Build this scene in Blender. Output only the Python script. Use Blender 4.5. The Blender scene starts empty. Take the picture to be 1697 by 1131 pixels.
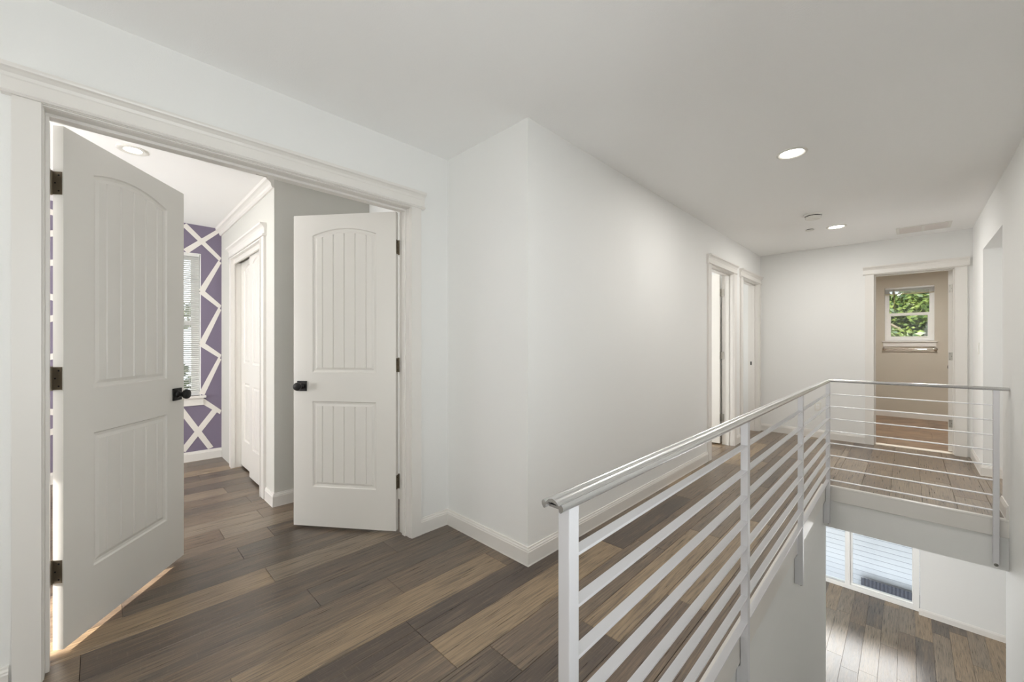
import bpy, math, random
from mathutils import Vector, Matrix
random.seed(7)
D = bpy.data
SC = bpy.context.scene
COL = SC.collection
PI = math.pi

# ------------------------------------------------------------------ camera
cam = D.cameras.new('camera'); cam.sensor_width = 36.0
cam.lens = 666.04 / 1697 * 36.0
cam.shift_y = (571.44 - 565.5) / 1697
cam.clip_start = 0.02
co = D.objects.new('camera', cam); COL.objects.link(co)
co.location = (0, 0, 1.2011)
co.rotation_euler = (PI / 2, 0, math.radians(44.53))
SC.camera = co

# ------------------------------------------------------------------ world, sun, window daylight and added fill lights, exposure
SC.view_settings.view_transform = 'Standard'
SC.view_settings.look = 'None'
SC.view_settings.gamma = 1.0
SC.view_settings.use_curve_mapping = False
SC.view_settings.exposure = 0.17
SC.cycles.max_bounces = 10
SC.cycles.diffuse_bounces = 7
SC.cycles.transparent_max_bounces = 24
SC.cycles.sample_clamp_indirect = 6.0
SC.cycles.caustics_reflective = False
SC.cycles.caustics_refractive = False
W = D.worlds.new('sky'); SC.world = W; W.use_nodes = True
bg = W.node_tree.nodes['Background']
bg.inputs[0].default_value = (0.86, 0.93, 1.0, 1)
bg.inputs[1].default_value = 2.6

def lamp(name, kind, loc, energy, color=(1, 1, 1), rot=(0, 0, 0), sx=1, sy=1, shape='RECTANGLE', direction=None, angle=None, portal=False):
    l = D.lights.new(name, kind); l.energy = energy; l.color = color
    if kind == 'AREA':
        l.shape = shape; l.size = sx
        if shape in ('RECTANGLE', 'ELLIPSE'): l.size_y = sy
        if portal: l.cycles.is_portal = True
    if angle is not None: l.angle = angle
    o = D.objects.new(name, l); COL.objects.link(o); o.location = loc
    o.rotation_euler = Vector(direction).to_track_quat('-Z', 'Y').to_euler() if direction else rot
    return o
lamp('sun', 'SUN', (-4, -12, 8), 20.0, (1.0, 0.96, 0.90), direction=(0.15, 0.90, -0.42), angle=math.radians(0.6))
# daylight at the lower sliding window, plus added fills with no seen source
DAY = (0.985, 0.985, 0.98)
XR_ = .494
lamp('fill_bedroom_end', 'AREA', (-3.8, -2.56, 1.35), 112, DAY, direction=(0, 1, .55), sx=1.8, sy=1.3)  # added fill in front of the end shade, lifts bedroom ceiling and closet
lamp('fill_landing', 'AREA', (-0.85, -3.12, 1.3), 53, DAY, direction=(0, 1, 1.0), sx=2.3, sy=1.7)  # added fill, the main hall light from an unseen side behind the camera
lamp('fill_stair', 'AREA', (XR_ - .01, .35, 1.35), 11, DAY, direction=(-1, 0.2, .15), sx=1.3, sy=1.1)  # added side fill for the doors and corridor wall, source unseen
lamp('fill_first_room', 'AREA', (-3.9, 3.8, 1.4), 56, (1, 1, .99), direction=(1, 0.2, 0), sx=1.4, sy=1.4)  # added fill that brightens this room, no window is built here
lamp('fill_second_room', 'AREA', (-2.9, 6.0, 1.4), 10, (1, 1, .99), direction=(1, 0, 0), sx=0.5, sy=1.2)  # added fill just in front of a solid wall
lamp('fill_right_room', 'AREA', (2.3, 5.3, 1.4), 17, (1, .98, .94), direction=(-1, 0.1, 0), sx=1.4, sy=1.4)  # added light for the room past the opening, without a built window
lamp('portal_bedroom', 'AREA', (-5.43, 0.30, 1.39), 1, direction=(1, 0, 0), sx=1.5, sy=0.82, portal=True).rotation_euler = (0, -PI / 2, 0)
lamp('daylight_lower', 'AREA', (-1.2, 9.1, -1.9), 130, DAY, direction=(0, -1, .9), sx=2.6, sy=2.0)
lamp('fill_lower_front', 'AREA', (-2.0, .1, -1.7), 350, DAY, direction=(0.1, 1, 0.2), sx=3.0, sy=2.0)  # added fill for the lower walls, no opening in the wall behind

# ------------------------------------------------------------------ materials
def lin(c):
    return tuple(((v / 255) / 12.92 if v / 255 <= 0.04045 else ((v / 255 + 0.055) / 1.055) ** 2.4) for v in c) + (1,)

def mat(name, color, rough=0.5, metal=0.0, spec=0.5, bump=0.0, bscale=300, coat=0.0):
    m = D.materials.new(name); m.use_nodes = True
    nt = m.node_tree; b = nt.nodes['Principled BSDF']
    b.inputs['Base Color'].default_value = lin(color)
    b.inputs['Roughness'].default_value = rough
    b.inputs['Metallic'].default_value = metal
    b.inputs['Specular IOR Level'].default_value = spec
    if coat: b.inputs['Coat Weight'].default_value = coat
    if bump:
        g = nt.nodes.new('ShaderNodeNewGeometry')
        n = nt.nodes.new('ShaderNodeTexNoise'); n.inputs['Scale'].default_value = bscale
        n.inputs['Detail'].default_value = 3
        u = nt.nodes.new('ShaderNodeBump'); u.inputs['Strength'].default_value = bump
        u.inputs['Distance'].default_value = 0.002
        nt.links.new(g.outputs['Position'], n.inputs['Vector'])
        nt.links.new(n.outputs['Fac'], u.inputs['Height'])
        nt.links.new(u.outputs['Normal'], b.inputs['Normal'])
    return m

M_WALL = mat('wall_paint', (231, 231, 229), 0.75, bump=0.25, bscale=220, spec=0.3)
M_CEIL = mat('ceiling_paint', (246, 246, 245), 0.85, bump=0.3, bscale=180, spec=0.2)
M_TRIM = mat('trim_paint', (225, 222, 217), 0.32)
M_DOOR = mat('door_paint', (222, 219, 213), 0.38)
M_CAULK = mat('caulk', (240, 232, 220), 0.6)
M_GREY = mat('bedroom_grey_paint', (205, 204, 198), 0.75, bump=0.25, bscale=220, spec=0.3)
M_PURPLE = mat('purple_paint', (122, 113, 132), 0.65, spec=0.3)
M_STRIPE = mat('stripe_paint', (226, 222, 216), 0.6, spec=0.3)
M_BATH = mat('bathroom_paint', (196, 189, 176), 0.7, bump=0.2, bscale=220, spec=0.3)
M_ALU = mat('brushed_silver', (222, 222, 225), 0.36, metal=0.35)
M_ALU_T = mat('polished_silver', (205, 205, 204), 0.24, metal=0.85)
M_SCREW = mat('bolt_steel', (150, 148, 142), 0.3, metal=1.0)
M_BLACK = mat('black_metal', (22, 21, 21), 0.42, metal=0.3)
M_BRONZE = mat('bronze_hinge', (128, 117, 100), 0.42, metal=0.6)
M_NICKEL = mat('satin_nickel', (178, 174, 166), 0.35, metal=0.85)
M_CHROME = mat('chrome', (225, 222, 216), 0.12, metal=1.0)
M_VINYL = mat('white_vinyl', (240, 240, 238), 0.35)
M_PLASTIC = mat('white_plastic', (226, 224, 218), 0.4)
M_DARK = mat('dark_gap', (28, 27, 26), 0.8)
M_VENTSLAT = mat('vent_white', (222, 216, 212), 0.5)
M_SIDING = mat('pale_blue_siding', (216, 216, 222), 0.6)
M_CORR = mat('dark_corrugated_metal', (78, 78, 88), 0.5, metal=0.3)
M_GROUND = mat('yard_ground', (96, 92, 80), 0.9, bump=0.5, bscale=20)
M_BARK = mat('bark', (120, 108, 92), 0.9, bump=0.6, bscale=60)
M_MATTEDECK = mat('stair_carpet', (150, 146, 140), 0.95, bump=0.6, bscale=900)

def blind_mat():
    m = D.materials.new('blind_slat'); m.use_nodes = True; nt = m.node_tree
    b = nt.nodes['Principled BSDF']; b.inputs['Base Color'].default_value = (0.86, 0.86, 0.84, 1); b.inputs['Roughness'].default_value = .4
    t = nt.nodes.new('ShaderNodeBsdfTranslucent'); t.inputs[0].default_value = (0.8, 0.8, 0.78, 1)
    mx = nt.nodes.new('ShaderNodeMixShader'); mx.inputs[0].default_value = 0.25
    nt.links.new(b.outputs[0], mx.inputs[1]); nt.links.new(t.outputs[0], mx.inputs[2])
    nt.links.new(mx.outputs[0], nt.nodes['Material Output'].inputs[0]); return m
M_SLAT = blind_mat()

def glass_mat():
    m = D.materials.new('window_glass'); m.use_nodes = True; nt = m.node_tree
    nt.nodes.remove(nt.nodes['Principled BSDF'])
    tr = nt.nodes.new('ShaderNodeBsdfTransparent'); tr.inputs[0].default_value = (0.95, 0.97, 0.96, 1)
    gl = nt.nodes.new('ShaderNodeBsdfGlossy'); gl.inputs['Roughness'].default_value = 0.02
    fr = nt.nodes.new('ShaderNodeFresnel'); fr.inputs[0].default_value = 1.45
    mx = nt.nodes.new('ShaderNodeMixShader')
    nt.links.new(fr.outputs[0], mx.inputs[0]); nt.links.new(tr.outputs[0], mx.inputs[1]); nt.links.new(gl.outputs[0], mx.inputs[2])
    nt.links.new(mx.outputs[0], nt.nodes['Material Output'].inputs[0]); return m
M_GLASS = glass_mat()

def lens_mat(strength):
    m = D.materials.new('lamp_lens'); m.use_nodes = True; b = m.node_tree.nodes['Principled BSDF']
    b.inputs['Emission Color'].default_value = (1, 0.95, 0.86, 1); b.inputs['Emission Strength'].default_value = strength
    return m
M_LENS = lens_mat(9)

def leaf_mat():
    m = D.materials.new('leaf'); m.use_nodes = True; nt = m.node_tree; b = nt.nodes['Principled BSDF']
    g = nt.nodes.new('ShaderNodeNewGeometry'); n = nt.nodes.new('ShaderNodeTexNoise'); n.inputs['Scale'].default_value = 3.5
    r = nt.nodes.new('ShaderNodeValToRGB')
    r.color_ramp.elements[0].position = .35; r.color_ramp.elements[0].color = (0.022, 0.05, 0.013, 1)
    r.color_ramp.elements[1].position = .65; r.color_ramp.elements[1].color = (0.13, 0.165, 0.035, 1)
    nt.links.new(g.outputs['Position'], n.inputs['Vector']); nt.links.new(n.outputs['Fac'], r.inputs[0])
    nt.links.new(r.outputs[0], b.inputs['Base Color']); b.inputs['Roughness'].default_value = .5
    t = nt.nodes.new('ShaderNodeBsdfTranslucent'); nt.links.new(r.outputs[0], t.inputs[0])
    mx = nt.nodes.new('ShaderNodeMixShader'); mx.inputs[0].default_value = 0.3
    nt.links.new(b.outputs[0], mx.inputs[1]); nt.links.new(t.outputs[0], mx.inputs[2])
    nt.links.new(mx.outputs[0], nt.nodes['Material Output'].inputs[0]); return m
M_LEAF = leaf_mat()

def wood_mat(name, rough=0.31):
    """vinyl plank: the plank's own tone (object colour) with long grain, pale streaks and saw marks"""
    m = D.materials.new(name); m.use_nodes = True; nt = m.node_tree; L = nt.links.new; N = nt.nodes.new
    b = nt.nodes['Principled BSDF']
    g = N('ShaderNodeNewGeometry'); oi = N('ShaderNodeObjectInfo')
    off = N('ShaderNodeMath'); off.operation = 'MULTIPLY'; off.inputs[1].default_value = 61.0
    L(oi.outputs['Random'], off.inputs[0])
    cx = N('ShaderNodeCombineXYZ'); L(off.outputs[0], cx.inputs[0]); L(off.outputs[0], cx.inputs[1])
    add = N('ShaderNodeVectorMath'); add.operation = 'ADD'; L(g.outputs['Position'], add.inputs[0]); L(cx.outputs[0], add.inputs[1])
    def noise(sx, sy, detail=4, dist=0.0, rough_=.55):
        mp = N('ShaderNodeMapping'); mp.inputs['Scale'].default_value = (sx, sy, 1); L(add.outputs[0], mp.inputs[0])
        n = N('ShaderNodeTexNoise'); n.inputs['Scale'].default_value = 1; n.inputs['Detail'].default_value = detail
        n.inputs['Distortion'].default_value = dist; n.inputs['Roughness'].default_value = rough_
        L(mp.outputs[0], n.inputs['Vector']); return n.outputs['Fac']
    def ramp(f, a, c, va=0.0, vc=1.0):
        r = N('ShaderNodeMapRange'); r.inputs[1].default_value = a; r.inputs[2].default_value = c
        r.inputs[3].default_value = va; r.inputs[4].default_value = vc; L(f, r.inputs[0]); return r.outputs[0]
    def mix(f, a, c, bt='MIX'):
        x = N('ShaderNodeMix'); x.data_type = 'RGBA'; x.blend_type = bt
        if isinstance(f, float): x.inputs[0].default_value = f
        else: L(f, x.inputs[0])
        for i, v in ((6, a), (7, c)):
            if isinstance(v, tuple): x.inputs[i].default_value = v
            else: L(v, x.inputs[i])
        return x.outputs[2]
    broad = noise(11, .9, 4, 0.25); fine = noise(140, 4.2, 7, 0.15, .66); blot = noise(26, 2.6, 6, 0.4, .6); saw = noise(18, 160, 3, 0.2)
    c = mix(ramp(broad, .50, .70, 0, .45), oi.outputs['Color'], lin((150, 130, 104)))      # pale streaks
    tone = noise(5.5, .55, 3, .1)
    c = mix(ramp(tone, .38, .62, .0, .35), c, lin((120, 102, 84)))
    c = mix(ramp(blot, .33, .45, .5, 0), c, lin((58, 48, 42)))                           # dark blotches
    c = mix(ramp(fine, .39, .55, .55, 0), c, lin((44, 35, 30)))                           # grain lines
    c = mix(ramp(fine, .55, .74, 0, .42), c, lin((178, 156, 126)))
    c = mix(ramp(saw, .60, .75, 0, .16), c, lin((170, 156, 138)))                         # cross saw marks
    L(c, b.inputs['Base Color'])
    r = ramp(fine, .3, .7, rough - .06, rough + .08); L(r, b.inputs['Roughness'])
    u = N('ShaderNodeBump'); u.inputs['Strength'].default_value = .5; u.inputs['Distance'].default_value = .0012
    L(fine, u.inputs['Height']); L(u.outputs[0], b.inputs['Normal'])
    b.inputs['Specular IOR Level'].default_value = .95
    return m
M_WOOD = wood_mat('plank_wood')

def tile_mat():
    m = D.materials.new('brown_floor_tile'); m.use_nodes = True; nt = m.node_tree; b = nt.nodes['Principled BSDF']
    oi = nt.nodes.new('ShaderNodeObjectInfo'); g = nt.nodes.new('ShaderNodeNewGeometry')
    n = nt.nodes.new('ShaderNodeTexNoise'); n.inputs['Scale'].default_value = 5; n.inputs['Detail'].default_value = 6
    r = nt.nodes.new('ShaderNodeValToRGB'); r.color_ramp.elements[0].color = lin((118, 98, 82)); r.color_ramp.elements[1].color = lin((160, 134, 108))
    r.color_ramp.elements[0].position = .3; r.color_ramp.elements[1].position = .7
    nt.links.new(g.outputs['Position'], n.inputs['Vector']); nt.links.new(n.outputs['Fac'], r.inputs[0]); nt.links.new(r.outputs[0], b.inputs['Base Color'])
    b.inputs['Roughness'].default_value = .35; return m
M_TILE = tile_mat()
M_GROUT = mat('grout', (150, 140, 126), .8)

# ------------------------------------------------------------------ mesh helpers
class MB:
    def __init__(self): self.v = []; self.f = []; self.mi = []
    def add(self, verts, faces, mi=0):
        n = len(self.v); self.v += [tuple(p) for p in verts]
        for f in faces: self.f.append([i + n for i in f]); self.mi.append(mi)
        return self
    def box(self, x0, x1, y0, y1, z0, z1, mi=0, faces='xXyYzZ', M=None):
        x0, x1 = sorted((x0, x1)); y0, y1 = sorted((y0, y1)); z0, z1 = sorted((z0, z1))
        vs = [Vector((x, y, z)) for z in (z0, z1) for y in (y0, y1) for x in (x0, x1)]
        if M: vs = [M @ p for p in vs]
        F = {'z': (0, 2, 3, 1), 'Z': (4, 5, 7, 6), 'y': (0, 1, 5, 4), 'Y': (2, 6, 7, 3), 'x': (0, 4, 6, 2), 'X': (1, 3, 7, 5)}
        return self.add(vs, [F[k] for k in faces], mi)
    def prism(self, prof, a, b, mi=0):
        """closed profile of offsets; a,b: functions mapping profile point -> 3D at each end"""
        n = len(prof); vs = [a(p) for p in prof] + [b(p) for p in prof]
        fs = [(i, (i + 1) % n, n + (i + 1) % n, n + i) for i in range(n)] + [tuple(range(n))[::-1], tuple(range(n, 2 * n))]
        return self.add(vs, fs, mi)
    def cyl(self, c, axis, r, h, seg=20, r2=None, mi=0, cap=True):
        ax = Vector(axis).normalized(); t = ax.orthogonal().normalized(); s = ax.cross(t)
        r2 = r if r2 is None else r2; c = Vector(c); vs = []
        for k, (rr, hh) in enumerate(((r, 0), (r2, h))):
            for i in range(seg):
                a = 2 * PI * i / seg; vs.append(c + ax * hh + (t * math.cos(a) + s * math.sin(a)) * rr)
        fs = [(i, (i + 1) % seg, seg + (i + 1) % seg, seg + i) for i in range(seg)]
        if cap: fs += [tuple(range(seg))[::-1], tuple(range(seg, 2 * seg))]
        return self.add(vs, fs, mi)
    def lathe(self, c, axis, prof, seg=28, mi=0):
        ax = Vector(axis).normalized(); t = ax.orthogonal().normalized(); s = ax.cross(t); c = Vector(c); vs = []; fs = []
        for (r, h) in prof:
            for i in range(seg):
                a = 2 * PI * i / seg; vs.append(c + ax * h + (t * math.cos(a) + s * math.sin(a)) * max(r, 1e-5))
        for k in range(len(prof) - 1):
            for i in range(seg):
                j = (i + 1) % seg; fs.append((k * seg + i, k * seg + j, (k + 1) * seg + j, (k + 1) * seg + i))
        return self.add(vs, fs, mi)
    def build(self, name, m, parent=None, loc=None, smooth=False, bevel=0.0, col=None):
        """vertices are in the parent's frame; with loc the mesh is re-centred there"""
        me = D.meshes.new(name)
        vs = self.v
        if loc is not None:
            L = Vector(loc); vs = [tuple(Vector(p) - L) for p in vs]
        me.from_pydata(vs, [], self.f)
        for mm in (m if isinstance(m, (list, tuple)) else [m]): me.materials.append(mm)
        if any(self.mi): me.polygons.foreach_set('material_index', self.mi)
        if smooth: me.polygons.foreach_set('use_smooth', [True] * len(me.polygons))
        me.update()
        o = D.objects.new(name, me); COL.objects.link(o)
        if loc is not None: o.location = loc
        if parent: o.parent = parent
        if bevel:
            b = o.modifiers.new('bevel', 'BEVEL'); b.width = bevel; b.segments = 2; b.limit_method = 'ANGLE'; b.angle_limit = math.radians(40)
        if smooth:
            try:
                me.set_sharp_from_angle(angle=math.radians(38))
            except Exception: pass
        if col is not None: o.color = col
        return o

def tag(o, label=None, cat=None, group=None, kind=None):
    if label: o['label'] = label
    if cat: o['category'] = cat
    if group: o['group'] = group
    if kind: o['kind'] = kind
    return o
def empty(name, loc=(0, 0, 0), rz=0, label=None, cat=None, group=None, kind=None):
    o = D.objects.new(name, None); o.empty_display_size = .1; COL.objects.link(o); o.location = loc; o.rotation_euler = (0, 0, rz)
    return tag(o, label, cat, group, kind)
def sbox(name, label, cat, m, *boxes):
    """setting piece made of one or more boxes (x0,x1,y0,y1,z0,z1)"""
    b = MB()
    for q in boxes: b.box(*q)
    c = boxes[0]
    return tag(b.build(name, m, loc=((c[0] + c[1]) / 2, (c[2] + c[3]) / 2, c[4])), label, cat, kind='structure')
def copy_tree(o, parent=None):
    c = o.copy(); COL.objects.link(c)
    if parent: c.parent = parent
    for ch in list(o.children): copy_tree(ch, c)
    return c

# ------------------------------------------------------------------ main dimensions
XD, XD2 = -2.202, -2.322        # wall with the double door
XW, XW2 = -1.4735, -1.5935      # corridor wall
YC = 1.6216                     # short wall face at the corner
YF = 6.4704                     # wall at the end of the corridor
XR = 0.494                      # right hand wall
H = 2.44
ZL = -3.12                      # lower floor
YE = 9.24                       # outside wall inner face
XS = -0.510                     # stairwell left face
YS = 4.334                      # stairwell far face
PW = 0.1817                     # plank width

# ------------------------------------------------------------------ floors
fl = sbox('floor', 'upstairs floor of mixed brown and tan wood planks in the hall and bedroom', 'floor', M_DARK,
          (-5.5, XS - .021, -3.2, 6.55, -.33, -.0085), (XS - .021, 1.9, -3.2, .579, -.33, -.0085), (XS - .021, 1.9, YS + .021, 6.55, -.33, -.0085))
for q in list(fl.children): pass
FLOC = Vector(fl.location)
TONES = {'d': (70, 57, 48), 'g': (86, 75, 66), 'm': (112, 95, 78), 'b': (106, 86, 67), 't': (154, 131, 102), 'p': (136, 121, 103)}
def plank(name, x0, x1, y0, y1, tone, parent, ploc, ztop=0.0, th=.008, m=M_WOOD, shade=None):
    e = .0007; ch = .0012
    x0 += e; x1 -= e; y0 += e; y1 -= e
    if x1 - x0 < .01 or y1 - y0 < .02: return
    zc = ztop - ch
    b = MB()
    lo = [(x0, y0), (x1, y0), (x1, y1), (x0, y1)]; hi = [(x0 + ch, y0 + ch), (x1 - ch, y0 + ch), (x1 - ch, y1 - ch), (x0 + ch, y1 - ch)]
    vs = [(x, y, ztop - th) for x, y in lo] + [(x, y, zc) for x, y in lo] + [(x, y, ztop) for x, y in hi]
    fs = [(0, 1, 5, 4), (1, 2, 6, 5), (2, 3, 7, 6), (3, 0, 4, 7), (4, 5, 9, 8), (5, 6, 10, 9), (6, 7, 11, 10), (7, 4, 8, 11), (8, 9, 10, 11)]
    b.add([Vector(p) - ploc for p in vs], fs)
    c = lin(tuple(v * (shade or 1) for v in TONES[tone]))
    return b.build(name, m, parent, loc=Vector(((x0 + x1) / 2, (y0 + y1) / 2, ztop)) - ploc, col=c)
# rows: x0 = -2.28 + k*PW ; fixed boards seen close to the camera: k -> [(y start, tone)...]
FIX = {
    -2: [(-1.1, 'm'), (.06, 'g'), (1.28, 'm')],
    -1: [(-.61, 't'), (.61, 'p'), (1.75, 'm')],
    0: [(-1.28, 'm'), (-.061, 'd'), (1.192, 'g'), (2.4, 'd')],
    1: [(-.52, 'g'), (.70, 'g'), (1.92, 'd')],
    2: [(-.2, 'm'), (1.02, 'm')],
    3: [(-.9, 't'), (.32, 't'), (1.54, 'm'), (2.6, 't')],
    4: [(-.3, 'd'), (.92, 'd'), (2.14, 'm'), (3.36, 't'), (4.2, 'm'), (5.4, 'b')],
    5: [(-.31, 'm'), (.92, 't'), (2.14, 'd'), (3.2, 'm'), (4.42, 't'), (5.6, 'm')],
    6: [(-.14, 'd'), (1.08, 'm'), (2.3, 'b'), (3.52, 'm'), (4.74, 'g'), (5.96, 'm')],
    7: [(.24, 'd'), (1.46, 't'), (2.68, 'm'), (3.9, 'd'), (5.1, 'm')],
    8: [(-.4, 'b'), (.8, 'b'), (1.9, 't'), (3.1, 'b'), (4.3, 'm'), (5.5, 'p')],
    9: [(-.1, 'm'), (1.1, 'b'), (2.3, 'm'), (3.5, 'b'), (4.7, 'p'), (5.9, 'm')],
}
rng = random.Random(11)
def region_ok(x0, x1, y0, y1):
    """clip a board to the floor area that exists; returns list of rects"""
    out = []
    # areas of planked upper floor (x0,x1,y0,y1)
    for a in ((-5.24, XD2 + .02, -2.55, 1.615), (XD2 + .02, XW, -3.15, 1.615), (XW, XS - .002, -3.15, 6.54), (XS - .002, XR, YS + .002, 6.54),
              (XS - .002, XR, -3.15, .596), (XW2 - 1.6, XW, 4.3, 6.46), (XR, 1.8, 4.6, 5.64)):
        c0, c1, d0, d1 = max(x0, a[0]), min(x1, a[1]), max(y0, a[2]), min(y1, a[3])
        if c1 - c0 > .01 and d1 - d0 > .02: out.append((c0, c1, d0, d1))
    return out
for k in range(-17, 23):
    x0 = -2.28 + k * PW
    if k in FIX: runs = list(FIX[k])
    else:
        runs = []; y = -3.2 + rng.random() * 1.2 - 1.2
        while y < 6.6: runs.append((y, rng.choice('dgmmbtpm' if x0 < -.6 else 'mmpgmpp'))); y += 1.22
    if runs[0][0] > -3.2:
        y = runs[0][0]; pre = []
        while y > -3.2: y -= 1.22; pre.append((y, rng.choice('dgmmbt')))
        runs = pre[::-1] + runs
    while runs[-1][0] < 6.6: runs.append((runs[-1][0] + 1.22, rng.choice('mgbtm')))
    for i in range(len(runs) - 1):
        for r in region_ok(x0, x0 + PW, runs[i][0], runs[i + 1][0]):
            if r[3] < -1.4 and r[0] > XD: continue
            plank('plank', *r, runs[i][1], fl, FLOC)
# plain boards behind the camera joined in one piece
b = MB()
for k in range(0, 16):
    x0 = max(-2.28 + k * PW, XD); x1 = min(-2.28 + (k + 1) * PW, XR)
    b.box(x0 + .001, x1 - .001, -3.15, -1.42 if k % 2 else -1.42, -.008, 0)
b.v = [tuple(Vector(p) - FLOC) for p in b.v]
q = b.build('boards_behind', M_WOOD, fl, col=lin(TONES['m'])); q['kind'] = 'stuff'

tf = sbox('floor_bathroom', 'brown tiled bathroom floor beyond the far doorway', 'floor', M_GROUT, (-1.4, 1.9, 6.55, YE + .1, -.33, -.006))
TL = Vector(tf.location)
for j in range(5):
    for i in range(6):
        x0 = -1.4 + i * .61 - (j % 2) * .2; y0 = 6.60 + j * .6
        b = MB(); b.box(max(x0, -1.4) + .002, min(x0 + .607, 1.9), y0 + .002, min(y0 + .597, YE), -.006, .001)
        b.v = [tuple(Vector(p) - TL) for p in b.v]
        b.build('tile', M_TILE, tf)
tag(MB().box(-.30, .385, 6.50, 6.60, 0, .009).build('threshold', M_CAULK, bevel=.003), 'pale threshold strip across the bathroom doorway', 'threshold', kind='structure')

lf = sbox('floor_lower', 'greyish brown plank floor of the storey below', 'floor', M_DARK, (-4.5, 3.2, 0, YE + .1, ZL - .2, ZL - .0085))
LL = Vector(lf.location)
for k in range(-8, 18):
    x0 = .085 - 6 * PW + (k) * PW
    y = 3.6 + rng.random() * 1.2
    while y < YE:
        y1 = min(y + 1.22, YE - .001)
        if x0 + PW < XR + 1.3: plank('plank', x0, x0 + PW, y, y1, rng.choice('ppmtgp'), lf, LL, ztop=ZL)
        y += 1.22

# ------------------------------------------------------------------ ceiling and walls
sbox('ceiling', 'smooth white painted ceiling over the upper floor', 'ceiling', M_CEIL, (-5.6, 2.6, -3.4, 9.5, H, H + .15))
sbox('ceiling_lower', 'white underside of the upper floor seen over the lower room', 'ceiling', M_WALL,
     (-4.5, XS - .021, .60, 9.3, -.352, -.331), (XS - .021, 3.2, YS + .021, 9.3, -.352, -.331), (-4.5, 3.2, -.3, .60, -.352, -.331))
sbox('wall_left', 'white wall with the double bedroom doorway, left of the hall', 'wall', M_WALL,
     (XD2, XD, -3.2, -.167, 0, H), (XD2, XD, 1.350, YC + .06, 0, H), (XD2, XD, -.167, 1.350, 2.068, H))
sbox('wall_corner', 'short white wall jutting out right of the double doorway', 'wall', M_WALL, (XD, XW, YC, YC + .12, 0, H))
sbox('wall_bedroom_side', 'light wall closing the bedroom behind the open right door', 'wall', M_WALL, (-5.4, XD, 1.627, 1.74, 0, H))
O1 = (4.455, 5.225); O2 = (5.585, 6.35)
HD = 2.05
sbox('wall_corridor', 'long white corridor wall with two doorways at its far end', 'wall', M_WALL,
     (XW2, XW, YC + .12, O1[0] - .018, 0, H), (XW2, XW, O1[1] + .018, O2[0] - .018, 0, H), (XW2, XW, O2[1] + .018, YF, 0, H),
     (XW2, XW, O1[0] - .018, O1[1] + .018, HD, H), (XW2, XW, O2[0] - .018, O2[1] + .018, HD, H))
OF = (-.281, .364)
sbox('wall_end', 'white wall closing the corridor around the bathroom doorway', 'wall', M_WALL,
     (-4.6, OF[0] - .018, YF, YF + .06, 0, H), (OF[1] + .018, 2.4, YF, YF + .06, 0, H), (OF[0] - .018, OF[1] + .018, YF, YF + .06, HD, H))
sbox('wall_bathroom_front', 'beige bathroom side of the doorway wall', 'wall', M_BATH,
     (-1.4, OF[0] - .018, YF + .06, YF + .12, 0, H), (OF[1] + .018, 1.9, YF + .06, YF + .12, 0, H), (OF[0] - .018, OF[1] + .018, YF + .06, YF + .12, HD, H))
BW = (-.272, .308, 1.262, 2.15)
sbox('wall_bathroom_back', 'beige bathroom wall with the small window', 'wall', M_BATH,
     (-1.4, BW[0], YE, YE + .14, 0, H), (BW[1], 1.9, YE, YE + .14, 0, H), (BW[0], BW[1], YE, YE + .14, 0, BW[2]), (BW[0], BW[1], YE, YE + .14, BW[3], H))
sbox('wall_bathroom_left', 'beige left wall of the bathroom', 'wall', M_BATH, (-1.5, -1.4, YF + .06, YE + .1, 0, H))
sbox('wall_bathroom_right', 'beige right wall of the bathroom', 'wall', M_BATH, (1.9, 2.0, YF + .06, YE + .1, 0, H))
sbox('wall_right', 'white wall on the right with a tall cased-free opening', 'wall', M_WALL,
     (XR, XR + .12, -3.2, 4.446, ZL, .75), (XR, XR + .12, -3.2, 4.446, 1.98, H), (XR, XR + .12, -3.2, -.40, .75, 1.98), (XR, XR + .12, 1.10, 4.446, .75, 1.98), (XR, XR + .12, 4.446, 4.592, -.352, H), (XR, XR + .12, 5.654, YF, 0, H), (XR, XR + .12, 4.592, 5.654, 2.075, H),
     (XR, XR + .12, 4.446, 4.592, -.35, -.33))
sbox('wall_right_room', 'white walls of the room beyond the right opening', 'wall', M_WALL,
     (2.45, 2.55, 3.5, YF, 0, H), (XR + .12, 2.5, 3.4, 3.5, 0, H))
sbox('wall_stairwell', 'white drywall side of the stairwell under the railing', 'wall', M_WALL,
     (XS - .12, XS, .50, 4.446, ZL, -.352), (XS - .02, XS, .60, YS, -.3515, -.009))
sbox('wall_stairwell_end', 'white drywall band under the far floor edge', 'wall', M_WALL, (XS, XR, YS, YS + .02, -.352, -.009))
sbox('wall_stairwell_near', 'white drywall at the near end of the stairwell', 'wall', M_WALL, (XS, XR, .58, .60, -.352, -.009), (XS, XR, -.1, 0, ZL, -.352))
sbox('wall_behind', 'white wall behind the camera with an added wide window opening', 'wall', M_WALL,
     (XD2, -2.05, -3.3, -3.18, 0, H), (.35, XR + .1, -3.3, -3.18, 0, H), (-2.05, .35, -3.3, -3.18, 0, .5), (-2.05, .35, -3.3, -3.18, 2.3, H))
# rooms beyond the corridor doorways
sbox('wall_first_room', 'bright white walls of the room behind the open corridor door', 'wall', M_WALL,
     (-4.2, -4.1, 3.0, YF, 0, H), (-4.1, XW2, 2.9, 3.0, 0, H), (-4.1, XW2, 5.37, 5.44, 0, H))
sbox('wall_second_room', 'bright white wall inside the second corridor doorway', 'wall', M_WALL, (-3.05, -2.95, 5.44, YF, 0, H))
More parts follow.
